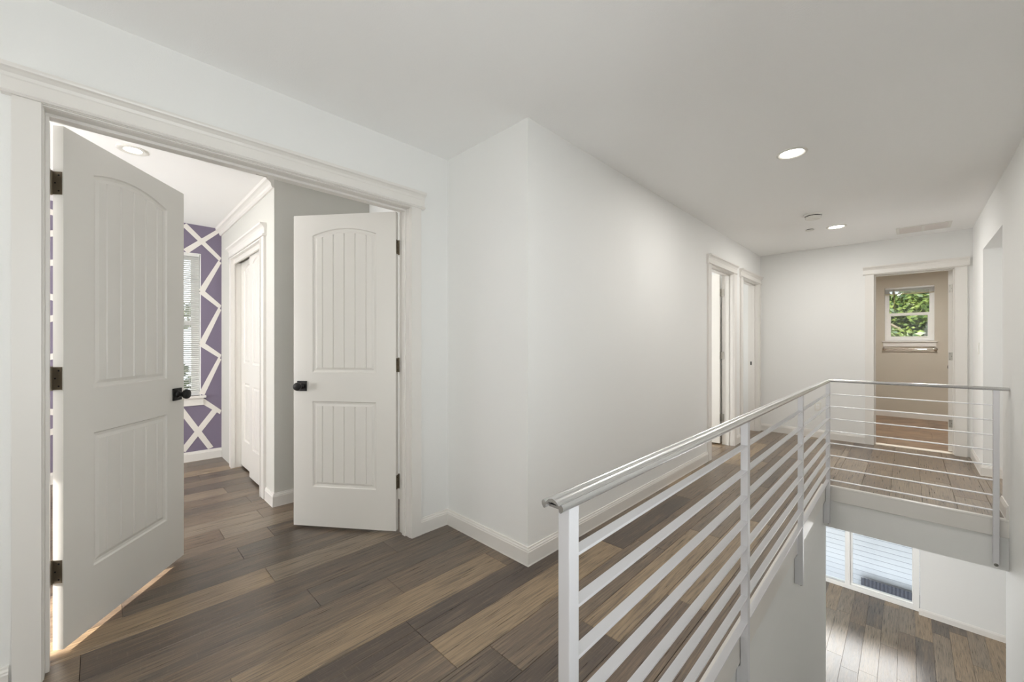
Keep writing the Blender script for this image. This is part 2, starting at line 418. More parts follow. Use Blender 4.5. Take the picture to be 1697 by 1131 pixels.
# lower storey
LWX = (-2.4, .141)
sbox('wall_lower_window', 'outside wall of the lower room around the sliding window', 'wall', M_WALL,
     (-4.5, LWX[0], YE, YE + .14, ZL, -.35), (LWX[0], LWX[1], YE, YE + .14, -1.0, -.35))
sbox('wall_lower_right', 'plain white lower wall right of the sliding window', 'wall', M_WALL, (.146, 3.2, 9.16, YE + .14, ZL, -.35))
sbox('wall_lower_sides', 'white side walls of the lower room', 'wall', M_WALL, (3.2, 3.3, 0, 9.4, ZL, -.35), (-4.6, -4.5, 0, 9.4, ZL, -.35), (-4.5, 3.2, -.1, 0, ZL, -.35))

# bedroom shell
sbox('wall_bedroom_end', 'white bedroom wall behind the open left door', 'wall', M_WALL, (-5.4, XD2, -2.72, -2.6, 0, .6), (-5.4, XD2, -2.72, -2.6, 1.9, H), (-5.4, -5.15, -2.72, -2.6, .6, 1.9), (-2.75, XD2, -2.72, -2.6, .6, 1.9))
XP = -5.245
PWN = (-.13, .712, .672, 2.145)
pw_ = sbox('wall_purple', 'purple accent wall with white crossing stripes', 'wall', M_PURPLE,
     (XP - .13, XP, -2.6, PWN[0], 0, H), (XP - .13, XP, PWN[1], 1.63, 0, H), (XP - .13, XP, PWN[0], PWN[1], 0, PWN[2]), (XP - .13, XP, PWN[0], PWN[1], PWN[3], H))
PL = Vector(pw_.location)
NST = [0]
def stripe(a, c, w=.052):
    NST[0] += 1; pz = .0016 + NST[0] * .00017
    a = Vector((0, *a)); c = Vector((0, *c)); d = (c - a).normalized(); n = Vector((0, -d.z, d.y)) * w / 2
    a -= d * .02; c += d * .02
    pts = [a + n, c + n, c - n, a - n]
    for p in pts: p.y = min(p.y, .886); p.z = min(max(p.z, .10), H - .001)
    b = MB(); vs = [Vector((XP - .001, p.y, p.z)) for p in pts] + [Vector((XP + pz, p.y, p.z)) for p in pts]
    b.add([v - PL for v in vs], [(0, 1, 2, 3), (4, 7, 6, 5), (0, 4, 5, 1), (1, 5, 6, 2), (2, 6, 7, 3), (3, 7, 4, 0)])
    b.build('stripe', M_STRIPE, pw_)
for a, c in (((.59, 2.412), (.875, 2.125)), ((.60, 2.165), (.865, 2.42)), ((.875, 2.07), (.725, 1.772)), ((.725, 1.745), (.875, 1.615)),
             ((.875, 1.565), (.725, 1.223)), ((.725, 1.20), (.875, 1.085)), ((.875, 1.035), (.725, .70)), ((.735, .605), (.875, .49)),
             ((.836, .509), (.575, .135)), ((.56, .525), (.785, .122)),
             ((-.15, 2.30), (-.62, 2.42)), ((-.15, 2.2), (-.9, 2.0)), ((-.15, 1.94), (-.8, 1.80)), ((-.15, 1.55), (-.7, 1.75)),
             ((-.15, 1.49), (-.75, 1.25)), ((-.15, 1.13), (-.8, 1.0)), ((-.15, .58), (-.7, .72)), ((-.15, .50), (-.8, .30))):
    stripe(a, c)
YCL = .888; XG = -3.347
CO = (-4.677, -3.640)   # closet opening
sbox('wall_closet', 'pale grey closet wall around the bypass doors', 'wall', M_GREY,
     (XP, CO[0] - .018, YCL, YCL + .11, 0, H), (CO[1] + .018, XG, YCL, YCL + .11, 0, H), (CO[0] - .018, CO[1] + .018, YCL, YCL + .11, 2.06, H),
     (XG - .11, XG, YCL + .11, 1.627, 0, H))

# ------------------------------------------------------------------ baseboards
BB = [(0, 0), (.0165, 0), (.0165, .005), (.0140, .0055), (.0140, .074), (.0115, .079), (.0115, .084), (.0075, .091), (.0065, .098), (0, .099)]
def baseboard(name, label, segs, z=0.0, m=M_TRIM):
    """segs: (x0,y0,x1,y1,nx,ny) wall line and outward normal"""
    b = MB()
    for q in segs:
        x0, y0, x1, y1, nx, ny = q[:6]; m0, m1 = (q[6], q[7]) if len(q) > 6 else (0, 0)
        L_ = math.hypot(x1 - x0, y1 - y0); dx, dy = (x1 - x0) / L_, (y1 - y0) / L_
        A = lambda p: (x0 + (nx - dx * m0) * p[0], y0 + (ny - dy * m0) * p[0], z + p[1])
        Bf = lambda p: (x1 + (nx + dx * m1) * p[0], y1 + (ny + dy * m1) * p[0], z + p[1])
        b.prism(BB, A, Bf)
    for f, i in zip(b.f, range(len(b.f))): pass
    s = segs[0]
    return tag(b.build(name, m, loc=(s[0], s[1], z)), label, 'baseboard', kind='structure')
baseboard('baseboard_left', 'white baseboard left of the double doorway', [(XD, -3.1, XD, -.228, 1, 0)])
baseboard('baseboard_corner', 'white baseboard wrapping the short jutting wall', [(XD, 1.40, XD, YC, 1, 0, 0, -1), (XD, YC, XW, YC, 0, -1, -1, 1)])
baseboard('baseboard_corridor', 'white baseboard along the long corridor wall', [(XW, YC, XW, 4.365, 1, 0, 1, 0), (XW, 5.315, XW, 5.495, 1, 0), (XW, 6.44, XW, YF, 1, 0)])
baseboard('baseboard_end', 'white baseboard left of the bathroom doorway', [(XW, YF, -.362, YF, 0, -1)])
baseboard('baseboard_right', 'white baseboard right of the opening at the corridor end', [(XR, 5.654, XR, YF, -1, 0, 1, 0), (XR, 5.654, XR + .12, 5.654, 0, -1, 1, 0)])
baseboard('baseboard_stair', 'white baseboard beside the far railing post', [(XR, YS - .01, XR, 4.592, -1, 0)])
baseboard('baseboard_purple', 'white baseboard under the purple wall', [(XP, -2.6, XP, YCL, 1, 0)])
baseboard('baseboard_grey', 'white baseboard wrapping the grey closet corner', [(-3.548, YCL, XG, YCL, 0, -1, 0, 1), (XG, YCL, XG, 1.627, 1, 0, 1, -1), (XG, 1.627, XD2, 1.627, 0, -1)])
baseboard('baseboard_bathroom', 'white baseboard under the bathroom window wall', [(-1.4, YE, 1.9, YE, 0, -1)])
baseboard('baseboard_lower', 'white baseboard of the lower room right of the window', [(.13, 9.16, 3.2, 9.16, 0, -1)], z=ZL)
baseboard('baseboard_first_room', 'white baseboard inside the first corridor room', [(-4.1, 3.0, -4.1, 5.37, 1, 0), (XW2, 5.37, -4.1, 5.37, 0, -1)])
baseboard('baseboard_second_room', 'white baseboard inside the second corridor room', [(-2.95, 5.44, -2.95, YF, 1, 0), (-2.95, YF, XW2, YF, 0, -1)])

# crown on closet wall
b = MB(); CR = [(0, 0), (.012, 0), (.020, .012), (.022, .03), (.036, .044), (.05, .052), (.055, .075), (0, .075)]
b.prism(CR, lambda p: (XP, YCL - p[0], H - .075 + p[1]), lambda p: (XG, YCL - p[0], H - .075 + p[1]))
tag(b.build('trim_crown', M_TRIM, loc=None), 'white crown moulding along the top of the closet wall', 'trim', kind='structure')

# ------------------------------------------------------------------ door frames
HEAD = [(0, 0), (.026, 0), (.031, .006), (.026, .012), (.019, .015), (.019, .056), (.022, .060), (.026, .070), (.036, .080), (.044, .084), (.046, .090), (.046, .098), (0, .098)]
def casing_bar(b, x0, x1, z0, z1, inner):
    """flat casing board with a stepped bead on its opening side (inner=+1: right side)"""
    b.box(x0, x1, -.018, 0, z0, z1)
def door_frame(name, label, loc, rz, w, h, cl=.085, cr=.085, ext=(.025, .025), depth=.12, stop=.045, both=False):
    """local x along the opening, -y towards the viewer"""
    r = empty(name, loc, rz, label, 'door frame', kind='structure')
    for side, c in ((-1, cl), (1, cr)):
        b = MB()
        xi = -.002 if side < 0 else w + .002
        b.box(xi + side * .0028, xi + side * c, -.019, 0, 0, h + .008)
        b.box(xi + side * .0014, xi + side * .0029, -.013, 0, 0, h + .008)
        b.box(xi, xi + side * .0015, -.007, 0, 0, h + .008)
        if both: b.box(xi, xi + side * c, depth, depth + .018, 0, h + .09)
        b.build('casing', M_TRIM, r, loc=(xi + side * c / 2, 0, 0), bevel=.0015)
        b = MB(); xj = 0 if side < 0 else w
        b.box(xj, xj + side * .017, 0, depth, 0, h)
        b.box(xj - side * .010, xj, depth - stop - .035, depth - stop, 0, h - .012)
        b.build('jamb', M_TRIM, r, loc=(xj, depth / 2, 0), bevel=.001)
    b = MB()
    b.box(-.028, w + .028, -.017, 0, h + .006, h + .0085)
    b.prism(HEAD, lambda p: (-cl - ext[0], -p[0], h + .008 + p[1]), lambda p: (w + cr + ext[1], -p[0], h + .008 + p[1]))
    b.build('head_casing', M_TRIM, r, loc=(w / 2, 0, h))
    b = MB(); b.box(-.017, w + .017, 0, depth, h, h + .017); b.box(0, w, depth - stop - .035, depth - stop, h - .012, h)
    b.box(-.005, w + .005, -.010, 0, h + .001, h + .0065)
    b.build('head_jamb', M_TRIM, r, loc=(w / 2, depth / 2, h), bevel=.001)
    return r
# local x -> +y, local -y -> +x  : rz = +90deg
door_frame('trim_double_doorway', 'white trim with corniced head around the open double doorway', (XD, -.149, 0), PI / 2, 1.481, 2.05, cl=.070, cr=.072)
door_frame('trim_first_doorway', 'white trim around the nearer corridor doorway', (XW, O1[0], 0), PI / 2, O1[1] - O1[0], 2.032, ext=(.012, .012))
door_frame('trim_second_doorway', 'white trim around the corridor doorway nearest the far corner', (XW, O2[0], 0), PI / 2, O2[1] - O2[0], 2.032, ext=(.012, .012))
door_frame('trim_bathroom_doorway', 'white trim around the bathroom doorway at the corridor end', (OF[0], YF, 0), 0, OF[1] - OF[0], 2.03, cl=.081, cr=.09, ext=(.022, .02))
door_frame('trim_closet', 'white trim with corniced head around the bypass closet doors', (CO[0], YCL, 0), 0, CO[1] - CO[0], 2.04, cl=.085, cr=.08, ext=(.02, .02), stop=.1, depth=.11)

# ------------------------------------------------------------------ door leaves
def top_z(P, s, i):
    c = (P['s0'] + P['s1']) / 2; hw = (P['s1'] - P['s0']) / 2
    return P['z1'] + P['rise'] * (1 - ((s - c) / hw) ** 2) - i
def panel_mesh(P, flip, t, grooves):
    """moulded panel: sticking, cove and grooved field, facing -y at y=0 (or +y at y=t)"""
    s0, s1 = P['s0'], P['s1']; rings = [(0, 0), (.005, .007), (.017, .0085), (.031, .003)]
    I = rings[-1][0]; a, c = s0 + I, s1 - I
    us = [a]
    for g in grooves: us += [g - .0045, g, g + .0045]
    us.append(c); us = sorted(us)
    fine = []
    for i in range(len(us) - 1):
        n = 3 if (us[i + 1] - us[i] > .02 and P['rise'] > 0) else 1
        fine += [us[i] + (us[i + 1] - us[i]) * k / n for k in range(n)]
    fine.append(c); par = [(u - a) / (c - a) for u in fine]
    b = MB(); vs = []; n = len(par)
    for (i, d) in rings:
        for p in par: vs.append((s0 + i + p * (s1 - s0 - 2 * i), d, P['z0'] + i))
        for p in par:
            s = s0 + i + p * (s1 - s0 - 2 * i); vs.append((s, d, top_z(P, s, i)))
    fs = []
    for r in range(len(rings) - 1):
        A, Bq = r * 2 * n, (r + 1) * 2 * n
        for k in range(n - 1):
            fs.append((A + k, A + k + 1, Bq + k + 1, Bq + k))
            fs.append((A + n + k + 1, A + n + k, Bq + n + k, Bq + n + k + 1))
        fs.append((A + n, A, Bq, Bq + n)); fs.append((A + n - 1, A + 2 * n - 1, Bq + 2 * n - 1, Bq + n - 1))
    # field with V grooves
    base = len(vs)
    def dep(s): return .003 + (.006 if any(abs(s - g) < 1e-6 for g in grooves) else 0)
    for s in fine: vs.append((s, dep(s), P['z0'] + I)); 
    for s in fine: vs.append((s, dep(s), top_z(P, s, I)))
    for k in range(n - 1): fs.append((base + k, base + k + 1, base + n + k + 1, base + n + k))
    if flip: vs = [(x, t - y, z) for x, y, z in vs]; fs = [f[::-1] for f in fs]
    return b.add(vs, fs)
def leaf_door(name, label, loc, rz, w, side=1, theta=53.2, hinges=(.323, 1.07, 1.825), hm=None, knob=True, knob_other=True, h=2.03, z0=.016, t=.035, m=None, group=None, hinge_on=True, cat='door'):
    """hinge edge at local x=0, hall face at y=0 looking -y ; side=-1 mirrors in y"""
    m = m or M_DOOR; hm = hm or M_BRONZE
    r = empty(name, loc, rz, label, cat, group, kind='structure')
    sc = w / .711
    P = [dict(s0=.134 * sc, s1=.577 * sc, z0=1.02, z1=1.912, rise=.042), dict(s0=.134 * sc, s1=.577 * sc, z0=.272, z1=.831, rise=0)]
    gr = [g * sc for g in (.2035, .2795, .3555, .4315, .5075)]
    b = MB(); zt = z0 + h
    def Y(v): return v * side
    def quad(pts):
        q = [(x, Y(y), z) for x, y, z in pts]
        b.add(q, [(0, 1, 2, 3) if side > 0 else (3, 2, 1, 0)])
    for yy, fl_ in ((0, False), (t, True)):
        def fq(xa, xb, za, zb, zc=None, zd=None):
            zc = zb if zc is None else zc
            p = [(xa, yy, za), (xb, yy, zd if zd is not None else za), (xb, yy, zc), (xa, yy, zb)]
            quad(p[::-1] if fl_ else p)
        s0, s1 = P[0]['s0'], P[0]['s1']
        fq(0, s0, z0, zt); fq(s1, w, z0, zt)
        fq(s0, s1, z0, P[1]['z0']); fq(s0, s1, P[1]['z1'], P[0]['z0'])
        n = 24
        for k in range(n):
            xa = s0 + (s1 - s0) * k / n; xb = s0 + (s1 - s0) * (k + 1) / n
            p = [(xa, yy, top_z(P[0], xa, 0)), (xb, yy, top_z(P[0], xb, 0)), (xb, yy, zt), (xa, yy, zt)]
            quad(p[::-1] if fl_ else p)
    quad([(0, 0, z0), (0, t, z0), (w, t, z0), (w, 0, z0)]); quad([(0, 0, zt), (w, 0, zt), (w, t, zt), (0, t, zt)])
    quad([(0, t, z0), (0, 0, z0), (0, 0, zt), (0, t, zt)][::1]); quad([(w, 0, z0), (w, t, z0), (w, t, zt), (w, 0, zt)])
    b.build('leaf', m, r, loc=(w / 2, Y(t / 2), z0))
    for yy, fl_ in ((0, False), (t, True)):
        for Pq in P:
            pm = panel_mesh(Pq, fl_, t, gr)
            pm.v = [(x, Y(y), z) for x, y, z in pm.v]
            if side < 0: pm.f = [f[::-1] for f in pm.f]
            pm.build('panel', m, r, loc=((Pq['s0'] + Pq['s1']) / 2, Y(yy), Pq['z0']))
    if hinge_on:
        th = math.radians(theta); dv = Vector((-math.sin(th), -math.cos(th)))
        pin = Vector((-.0045, t + .0035))
        for hz in hinges:
            hz += 0.0
            b = MB()
            b.box(-.0022, .0, Y(.004), Y(t + .001), hz - .044, hz + .044)
            nrm = Vector((-dv.y, dv.x))
            q = [pin + nrm * .0012, pin + dv * .034 + nrm * .0012, pin + dv * .034 - nrm * .0012, pin - nrm * .0012]
            vs = [(p.x, Y(p.y), z) for z in (hz - .044, hz + .044) for p in q]
            b.add(vs, [(3, 2, 1, 0), (4, 5, 6, 7), (0, 1, 5, 4), (1, 2, 6, 5), (2, 3, 7, 6), (3, 0, 4, 7)])
            hg = b.build('hinge', hm, r, loc=(pin.x, Y(pin.y), hz))
            b = MB().cyl((0, 0, -.047), (0, 0, 1), .0052, .094, 12); b.build('hinge_pin', hm, hg, smooth=True)
            b = MB()
            for dz, dy in ((-.03, .012), (0, .024), (.03, .012)):
                b.cyl((-.0022 - pin.x, Y(dy + .002) - Y(pin.y), dz), (-1, 0, 0), .0032, .0006, 10)
            b.build('screws', M_DARK, hg)
    if knob:
        for yy, s in ((0, -1), (t, 1)):
            if s == 1 and not knob_other: continue
            kx = w - .062; kz = .93
            b = MB(); b.box(kx - .033, kx + .033, Y(yy), Y(yy + s * .009), kz - .033, kz + .033)
            ro = b.build('doorknob', M_BLACK, r, loc=(kx, Y(yy), kz), bevel=.002)
            prof = [(.001, .008), (.020, .009), (.017, .014), (.0115, .018), (.011, .028), (.016, .034), (.023, .040), (.0265, .048), (.0265, .054), (.024, .060), (.017, .064), (.001, .0655)]
            MB().lathe((0, 0, 0), (0, Y(s), 0), prof, 28).build('knob', M_BLACK, ro, smooth=True)
    return r
Lp = Vector((-2.328, -.1086)); ang = math.atan2(.598, -.8015)
leaf_door('door_1', 'open white left door of the double doorway, arched panels and black knob', (Lp.x, Lp.y, 0), ang, .711, 1, z0=.021, h=2.026)
ang = math.atan2(-.6, -.8)
leaf_door('door_2', 'open white right door of the double doorway, arched panels and black knob', (-2.313, 1.3005, 0), ang, .705, -1)
# corridor door: hinge on the far jamb, turned a right angle into the room (leaf points -x)
leaf_door('door_3', 'white door swung fully open inside the nearer corridor doorway', (XW2 - .012, O1[1] - .044, 0), PI, .74, -1, theta=90, hm=M_NICKEL, knob_other=False)
# bathroom door: hinge on the right jamb, leaf points +y
leaf_door('door_4', 'white bathroom door standing open, seen edge on at the right jamb', (OF[1] - .040, YF + .132, 0), PI / 2 - math.radians(9), .62, -1, theta=90, hm=M_NICKEL)
# closet bypass doors
cw = .545
leaf_door('door_5', 'rear white closet bypass door, left one of the pair', (CO[0] + .004, YCL + .064, 0), 0, cw, 1, knob=False, hinge_on=False, h=1.985, z0=.020, t=.03, cat='closet door')
leaf_door('door_6', 'front white closet bypass door, nearer the grey corner', (CO[1] - .004 - cw, YCL + .026, 0), 0, cw, 1, knob=False, hinge_on=False, h=1.985, z0=.020, t=.03, cat='closet door')
b = MB().box(CO[0], CO[1], YCL + .02, YCL + .10, 2.012, 2.04); b.build
tag(b.build('closet_track', M_NICKEL), 'metal sliding track above the closet doors', 'track')
tag(MB().box(CO[0] - .0, CO[1] + .0, YCL + .001, YCL + .017, 1.985, 2.04).build('closet_fascia', M_TRIM), 'white fascia board hiding the closet door track', 'trim', kind='structure')
# dark closet interior
sbox('wall_closet_inside', 'dim closet interior behind the bypass doors', 'wall', M_GREY, (XP, XG - .11, 1.60, 1.627, 0, H))

# catch plate on the head jamb, strike on the far jamb
tag(MB().box(-2.306, -2.285, .53, .58, 2.0465, 2.0495).build('catch_plate', M_SCREW), 'small metal catch plate under the head of the double doorway', 'door catch')
sp = MB().box(-1.566, -1.532, O2[1] - .0035, O2[1] + .001, .915, .965).build('strike_plate', M_BLACK, bevel=.001)
tag(sp, 'black strike plate on the jamb of the farthest corridor doorway', 'strike plate')

# ------------------------------------------------------------------ railing
rail = empty('stair_railing', (-.48, .63, 0), 0, 'silver metal stair railing with eight thin horizontal bars and moulded cap rail', 'railing')
RL = Vector(rail.location)
def rb(b, name, m, loc, **k):
    b.v = [tuple(Vector(p) - RL) for p in b.v]
    return b.build(name, m, rail, loc=Vector(loc) - RL, **k)
def bolt(parent, c, d, ploc):
    b = MB().lathe((0, 0, 0), d, [(.0105, 0), (.0105, .0015), (.008, .004), (.008, .0045), (.0065, .008), (.003, .0098), (.0001, .010)], 16)
    b.build('bolt', M_SCREW, parent, loc=Vector(c) - Vector(ploc), smooth=True)
px0, px1 = -.493, -.465
for y in (.631, 1.85, 3.065, 4.285):
    b = MB()
    prof = [(px0, .889), (px1, .889), (px1, -.31), (px0 - .016, -.31), (px0 - .016, -.145), (px0, -.128)]
    b.prism(prof[::-1], lambda p: (p[0], y, p[1]), lambda p: (p[0], y + .032, p[1]))
    lc = (-.479, y + .016, -.31)
    p = rb(b, 'post', M_ALU, lc, bevel=.0022)
    for z in (-.07, -.262): bolt(p, (px1, y + .016, z), (1, 0, 0), lc)
y0f, y1f = 4.289, 4.317
b = MB(); prof = [(y0f, .889), (y0f, -.31), (y1f + .016, -.31), (y1f + .016, -.145), (y1f, -.128), (y1f, .889)]
b.prism(prof, lambda p: (.420, p[0], p[1]), lambda p: (.449, p[0], p[1]))
p = rb(b, 'post', M_ALU, (.434, y0f, -.31), bevel=.0022)
for z in (-.07, -.262): bolt(p, (.4345, y0f, z), (0, -1, 0), (.434, y0f, -.31))
ys = [.663, 1.85, 1.882, 3.065, 3.097, 4.285]
for k in range(8):
    z = .787 - .1035 * k
    for i in range(0, 6, 2):
        b = MB().box(px0 + .002, px1 - .001, ys[i] - .001, ys[i + 1] + .001, z - .0065, z)
        rb(b, 'bar', M_ALU, (-.479, (ys[i] + ys[i + 1]) / 2, z), bevel=.0012)
    b = MB().box(px1 - .001, .421, y0f + .001, y1f - .002, z - .0065, z)
    rb(b, 'bar', M_ALU, (-.02, 4.303, z), bevel=.0012)
# moulded cap rail profile (offset across, height)
CAP = [(-.0225, .888), (-.0255, .892), (-.0258, .898), (-.0225, .9025), (-.0185, .9015), (-.0160, .8985), (-.0135, .9015), (-.009, .9065), (0, .9095), (.009, .9065), (.0135, .9015), (.0160, .8985),
       (.0185, .9015), (.0225, .9025), (.0258, .898), (.0255, .892), (.0225, .888), (.0195, .8865), (.0165, .8885), (.0155, .894), (.009, .9005), (0, .9025), (-.009, .9005), (-.0155, .894), (-.0165, .8885), (-.0195, .8865)]
cxr = -.479
b = MB().prism(CAP[::-1], lambda p: (cxr + p[0], .595, p[1]), lambda p: (cxr + p[0], 4.303 - p[0], p[1]))
b.box(-.494, -.464, .605, 4.29, .8885, .8935)
rb(b, 'cap_rail', M_ALU_T, (cxr, 2.45, .888), smooth=True)
b = MB().prism(CAP, lambda p: (cxr - p[0] * -1, 4.303 - p[0], p[1]), lambda p: (.4935, 4.303 - p[0], p[1]))
b.box(-.464, .49, 4.29, 4.317, .8885, .8935)
rb(b, 'cap_rail', M_ALU_T, (0, 4.303, .888), smooth=True)

# stairwell edge boards
def edge_board(name, label, fn_a, fn_b):
    prof = [(0, -.122), (.013, -.122), (.0150, -.119), (.0150, -.012), (.0165, -.006), (.0140, .003), (.004, .005), (-.016, .005), (-.016, -.002), (0, -.002)]
    b = MB().prism(prof, lambda p: fn_a(p), lambda p: fn_b(p))
    return tag(b.build(name, M_TRIM), label, 'trim', kind='structure')
edge_board('trim_stairwell_side', 'white board along the floor edge under the near railing', lambda p: (XS + p[0], .60, p[1]), lambda p: (XS + p[0], YS, p[1]))
edge_board('trim_stairwell_end', 'white board along the floor edge under the far railing', lambda p: (XS, YS - p[0], p[1]), lambda p: (XR, YS - p[0], p[1]))
edge_board('trim_stairwell_near', 'white board along the landing edge at the stair top', lambda p: (XR, .60 + p[0], p[1]), lambda p: (XS, .60 + p[0], p[1]))

# stairs going down, below the view
st = empty('staircase', (-.008, .62, -.2), 0, 'carpeted staircase going down from the landing, below the railing', 'stairs', kind='structure')
for i in range(15):
    z = -.208 * (i + 1) + 0.0; y = .62 + .245 * i
    b = MB(); b.box(-.49, .48, y - .62, y + .265 - .62, z + .2 - .03, z + .2); b.box(-.49, .48, y + .02 - .62, y + .035 - .62, z, z + .2 - .03)
    b.build('step', M_MATTEDECK, st)

# ------------------------------------------------------------------ ceiling fixtures
def ceiling_light(x, y, label, power, r=.078, lr=.80, group='recessed hall ceiling lights'):
    t = empty('ceiling_light', (x, y, H), 0, label, 'ceiling light', group)
    MB().lathe((0, 0, 0), (0, 0, -1), [(r + .008, 0), (r + .008, .003), (r + .003, .006), (r - .006, .007), (r * (lr + .02), .002), (r * lr, -.006)], 36).build('trim_ring', M_PLASTIC, t, smooth=True)
    MB().lathe((0, 0, .0), (0, 0, -1), [(.0001, .0024), (r * (lr + .01), .0020)], 36).build('lens', M_LENS, t)
    a = lamp('downlight_glow', 'AREA', (x, y, H - .012), power, (1, .97, .93), shape='DISK', sx=r * 2 * lr)
    a.parent = t; a.location = (0, 0, -.012)
    return t
HL = 11.8
ceiling_light(-.533, 3.122, 'lit round ceiling light over the middle of the stairwell', HL)
ceiling_light(-.532, 5.40, 'lit round ceiling light near the smoke detector', HL)
ceiling_light(-.533, .85, 'unseen round ceiling light added above the near end of the railing', HL * .3)  # added fixture out of view, continues the row at reduced power
ceiling_light(-3.515, .131, 'lit round ceiling light in the bedroom above the left door', 4, .070, .62, group='bedroom ceiling lights')
ceiling_light(.2, 7.7, 'unseen round ceiling light added to light the bathroom', 33, group='bathroom ceiling lights')  # added lamp out of view that brightens the bathroom walls

sd = empty('smoke_detector', (-.64, 4.742, H), 0, 'round white smoke detector between the two lit ceiling lights', 'smoke detector')
MB().lathe((0, 0, 0), (0, 0, -1), [(.070, 0), (.070, .008), (.066, .010), (.066, .014)], 32).build('mounting_plate', M_PLASTIC, sd, smooth=True)
MB().lathe((0, 0, 0), (0, 0, -1), [(.058, .013), (.058, .021)], 32).build('sensing_gap', M_DARK, sd)
MB().lathe((0, 0, 0), (0, 0, -1), [(.063, .0205), (.062, .036), (.055, .044), (.03, .046), (.0001, .046)], 32).build('cover', M_PLASTIC, sd, smooth=True)
MB().lathe((.02, .0, 0), (0, 0, -1), [(.010, .045), (.009, .049), (.0001, .049)], 16).build('test_button', M_PLASTIC, sd)
sk = empty('sprinkler_cover', (-.75, 5.34, H), 0, 'small round white fire sprinkler cover beside the smoke detector', 'sprinkler')
MB().lathe((0, 0, 0), (0, 0, -1), [(.034, 0), (.034, .006)], 28).build('recess_ring', M_DARK, sk)
MB().lathe((0, 0, 0), (0, 0, -1), [(.041, .006), (.041, .008), (.0001, .009)], 28).build('cover_plate', M_PLASTIC, sk)

vt = empty('ceiling_vent', (.118, 6.095, H), 0, 'white louvred air vent in the ceiling near the bathroom doorway', 'vent')
b = MB(); vw, vd = .205, .155
for q in ((-vw, vw, -vd, -vd + .026), (-vw, vw, vd - .026, vd), (-vw, -vw + .026, -vd + .026, vd - .026), (vw - .026, vw, -vd + .026, vd - .026), (-.011, .011, -vd + .026, vd - .026)):
    b.box(q[0], q[1], q[2], q[3], -.005, 0)
b.build('frame', M_PLASTIC, vt, bevel=.002)
MB().box(-vw + .02, vw - .02, -vd + .02, vd - .02, -.0010, -.0002).build('duct_opening', M_VENTSLAT, vt)
for sx_ in (-1, 1):
    for i in range(15):
        y = -vd + .035 + i * .0165
        R_ = Matrix.Translation((sx_ * .095, y, -.0045)) @ Matrix.Rotation(math.radians(-25), 4, 'X')
        MB().box(-.083, .083, -.0075, .0075, -.0006, .0006, M=R_).build('louvre', M_VENTSLAT, vt)

# switch and outlet
def plate(name, label, cat, loc, rz, rocker):
    t = empty(name, loc, rz, label, cat)
    MB().box(-.035, .035, -.005, 0, -.057, .057).build('cover_plate', M_PLASTIC, t, bevel=.002)
    if rocker: MB().box(-.016, .016, -.008, -.004, -.033, .033).build('rocker', M_VINYL, t, bevel=.0015)
    else:
        for z in (-.02, .02):
            q = MB().box(-.017, .017, -.0065, -.004, z - .014, z + .014).build('socket', M_VINYL, t, bevel=.002)
            MB().box(-.007, -.005, -.0068, -.006, z - .004, z + .006).box(.005, .007, -.0068, -.006, z - .004, z + .006).build('slots', M_DARK, q)
    return t
plate('light_switch', 'white rocker light switch beside the opening on the right wall', 'switch', (XR, 5.95, 1.163), -PI / 2, True)
plate('wall_outlet', 'white wall outlet low on the wall left of the bathroom doorway', 'outlet', (-.826, YF, .40), 0, False)

# ------------------------------------------------------------------ windows
def frame4(b, axis, u0, u1, v0, v1, w, t0, t1, wb=None, wt=None):
    '''rectangular frame of four boxes that only touch; axis = thickness axis, u across, v up'''
    wb = w if wb is None else wb; wt = w if wt is None else wt
    for (a, c, d, e) in ((u0, u0 + w, v0, v1), (u1 - w, u1, v0, v1), (u0 + w, u1 - w, v0, v0 + wb), (u0 + w, u1 - w, v1 - wt, v1)):
        if axis == 'y': b.box(a, c, t0, t1, d, e)
        else: b.box(t0, t1, a, c, d, e)
    return b
# bathroom window
bw = empty('window_1', (0, YE, 0), 0, 'small white single hung window in the bathroom wall', 'window', kind='structure')
x0, x1, z0, z1 = BW
fr = MB()
frame4(fr, 'y', x0 + .001, x1 - .001, z0 + .001, z1 - .001, .03, .031, .12)
fr.build('window_frame', M_VINYL, bw, bevel=.002)
zm = 1.70
for nm, za, zb, ya, wd in (('upper_sash', zm - .02, z1 - .03, .085, .025), ('lower_sash', z0 + .03, zm + .025, .05, .045)):
    s = MB(); xa, xb = x0 + .03, x1 - .03
    frame4(s, 'y', xa, xb, za, zb, wd, ya, ya + .03)
    so = s.build(nm, M_VINYL, bw, bevel=.002)
    MB().box(xa + wd, xb - wd, ya + .013, ya + .017, za + wd, zb - wd).build('pane', M_GLASS, so)
MB().box(x0 - .035, x1 + .035, -.035, .03, z0 - .022, z0).build('window_sill', M_TRIM, bw, bevel=.003)
MB().box(x0 - .02, x1 + .02, -.016, 0, z0 - .095, z0 - .022).build('apron', M_TRIM, bw, bevel=.002)
bl = empty('window_blind', (0, YE, 2.15), 0, 'white blind raised to a stack at the top of the bathroom window', 'blind')
MB().box(x0 + .004, x1 - .004, .0, .028, -.03, -.002).build('headrail', M_SLAT, bl)
for i in range(9): MB().box(x0 + .006, x1 - .006, .001, .027, -.036 - i * .0075 - .002, -.036 - i * .0075).build('slat', M_SLAT, bl)
MB().box(x0 + .006, x1 - .006, .002, .026, -.118, -.105).build('bottom_rail', mat('blind_rail', (196, 184, 150), .5), bl)
MB().cyl((x0 + .115, .0, -.40), (0, 0, 1), .003, .37, 8).build('tilt_wand', mat('wand', (170, 150, 120), .4), bl)
tb = empty('towel_bar', (.02, YE, 1.127), 0, 'chrome towel bar mounted under the bathroom window', 'towel bar')
MB().cyl((-.295, -.055, 0), (1, 0, 0), .0075, .59, 14).build('bar', M_CHROME, tb, smooth=True)
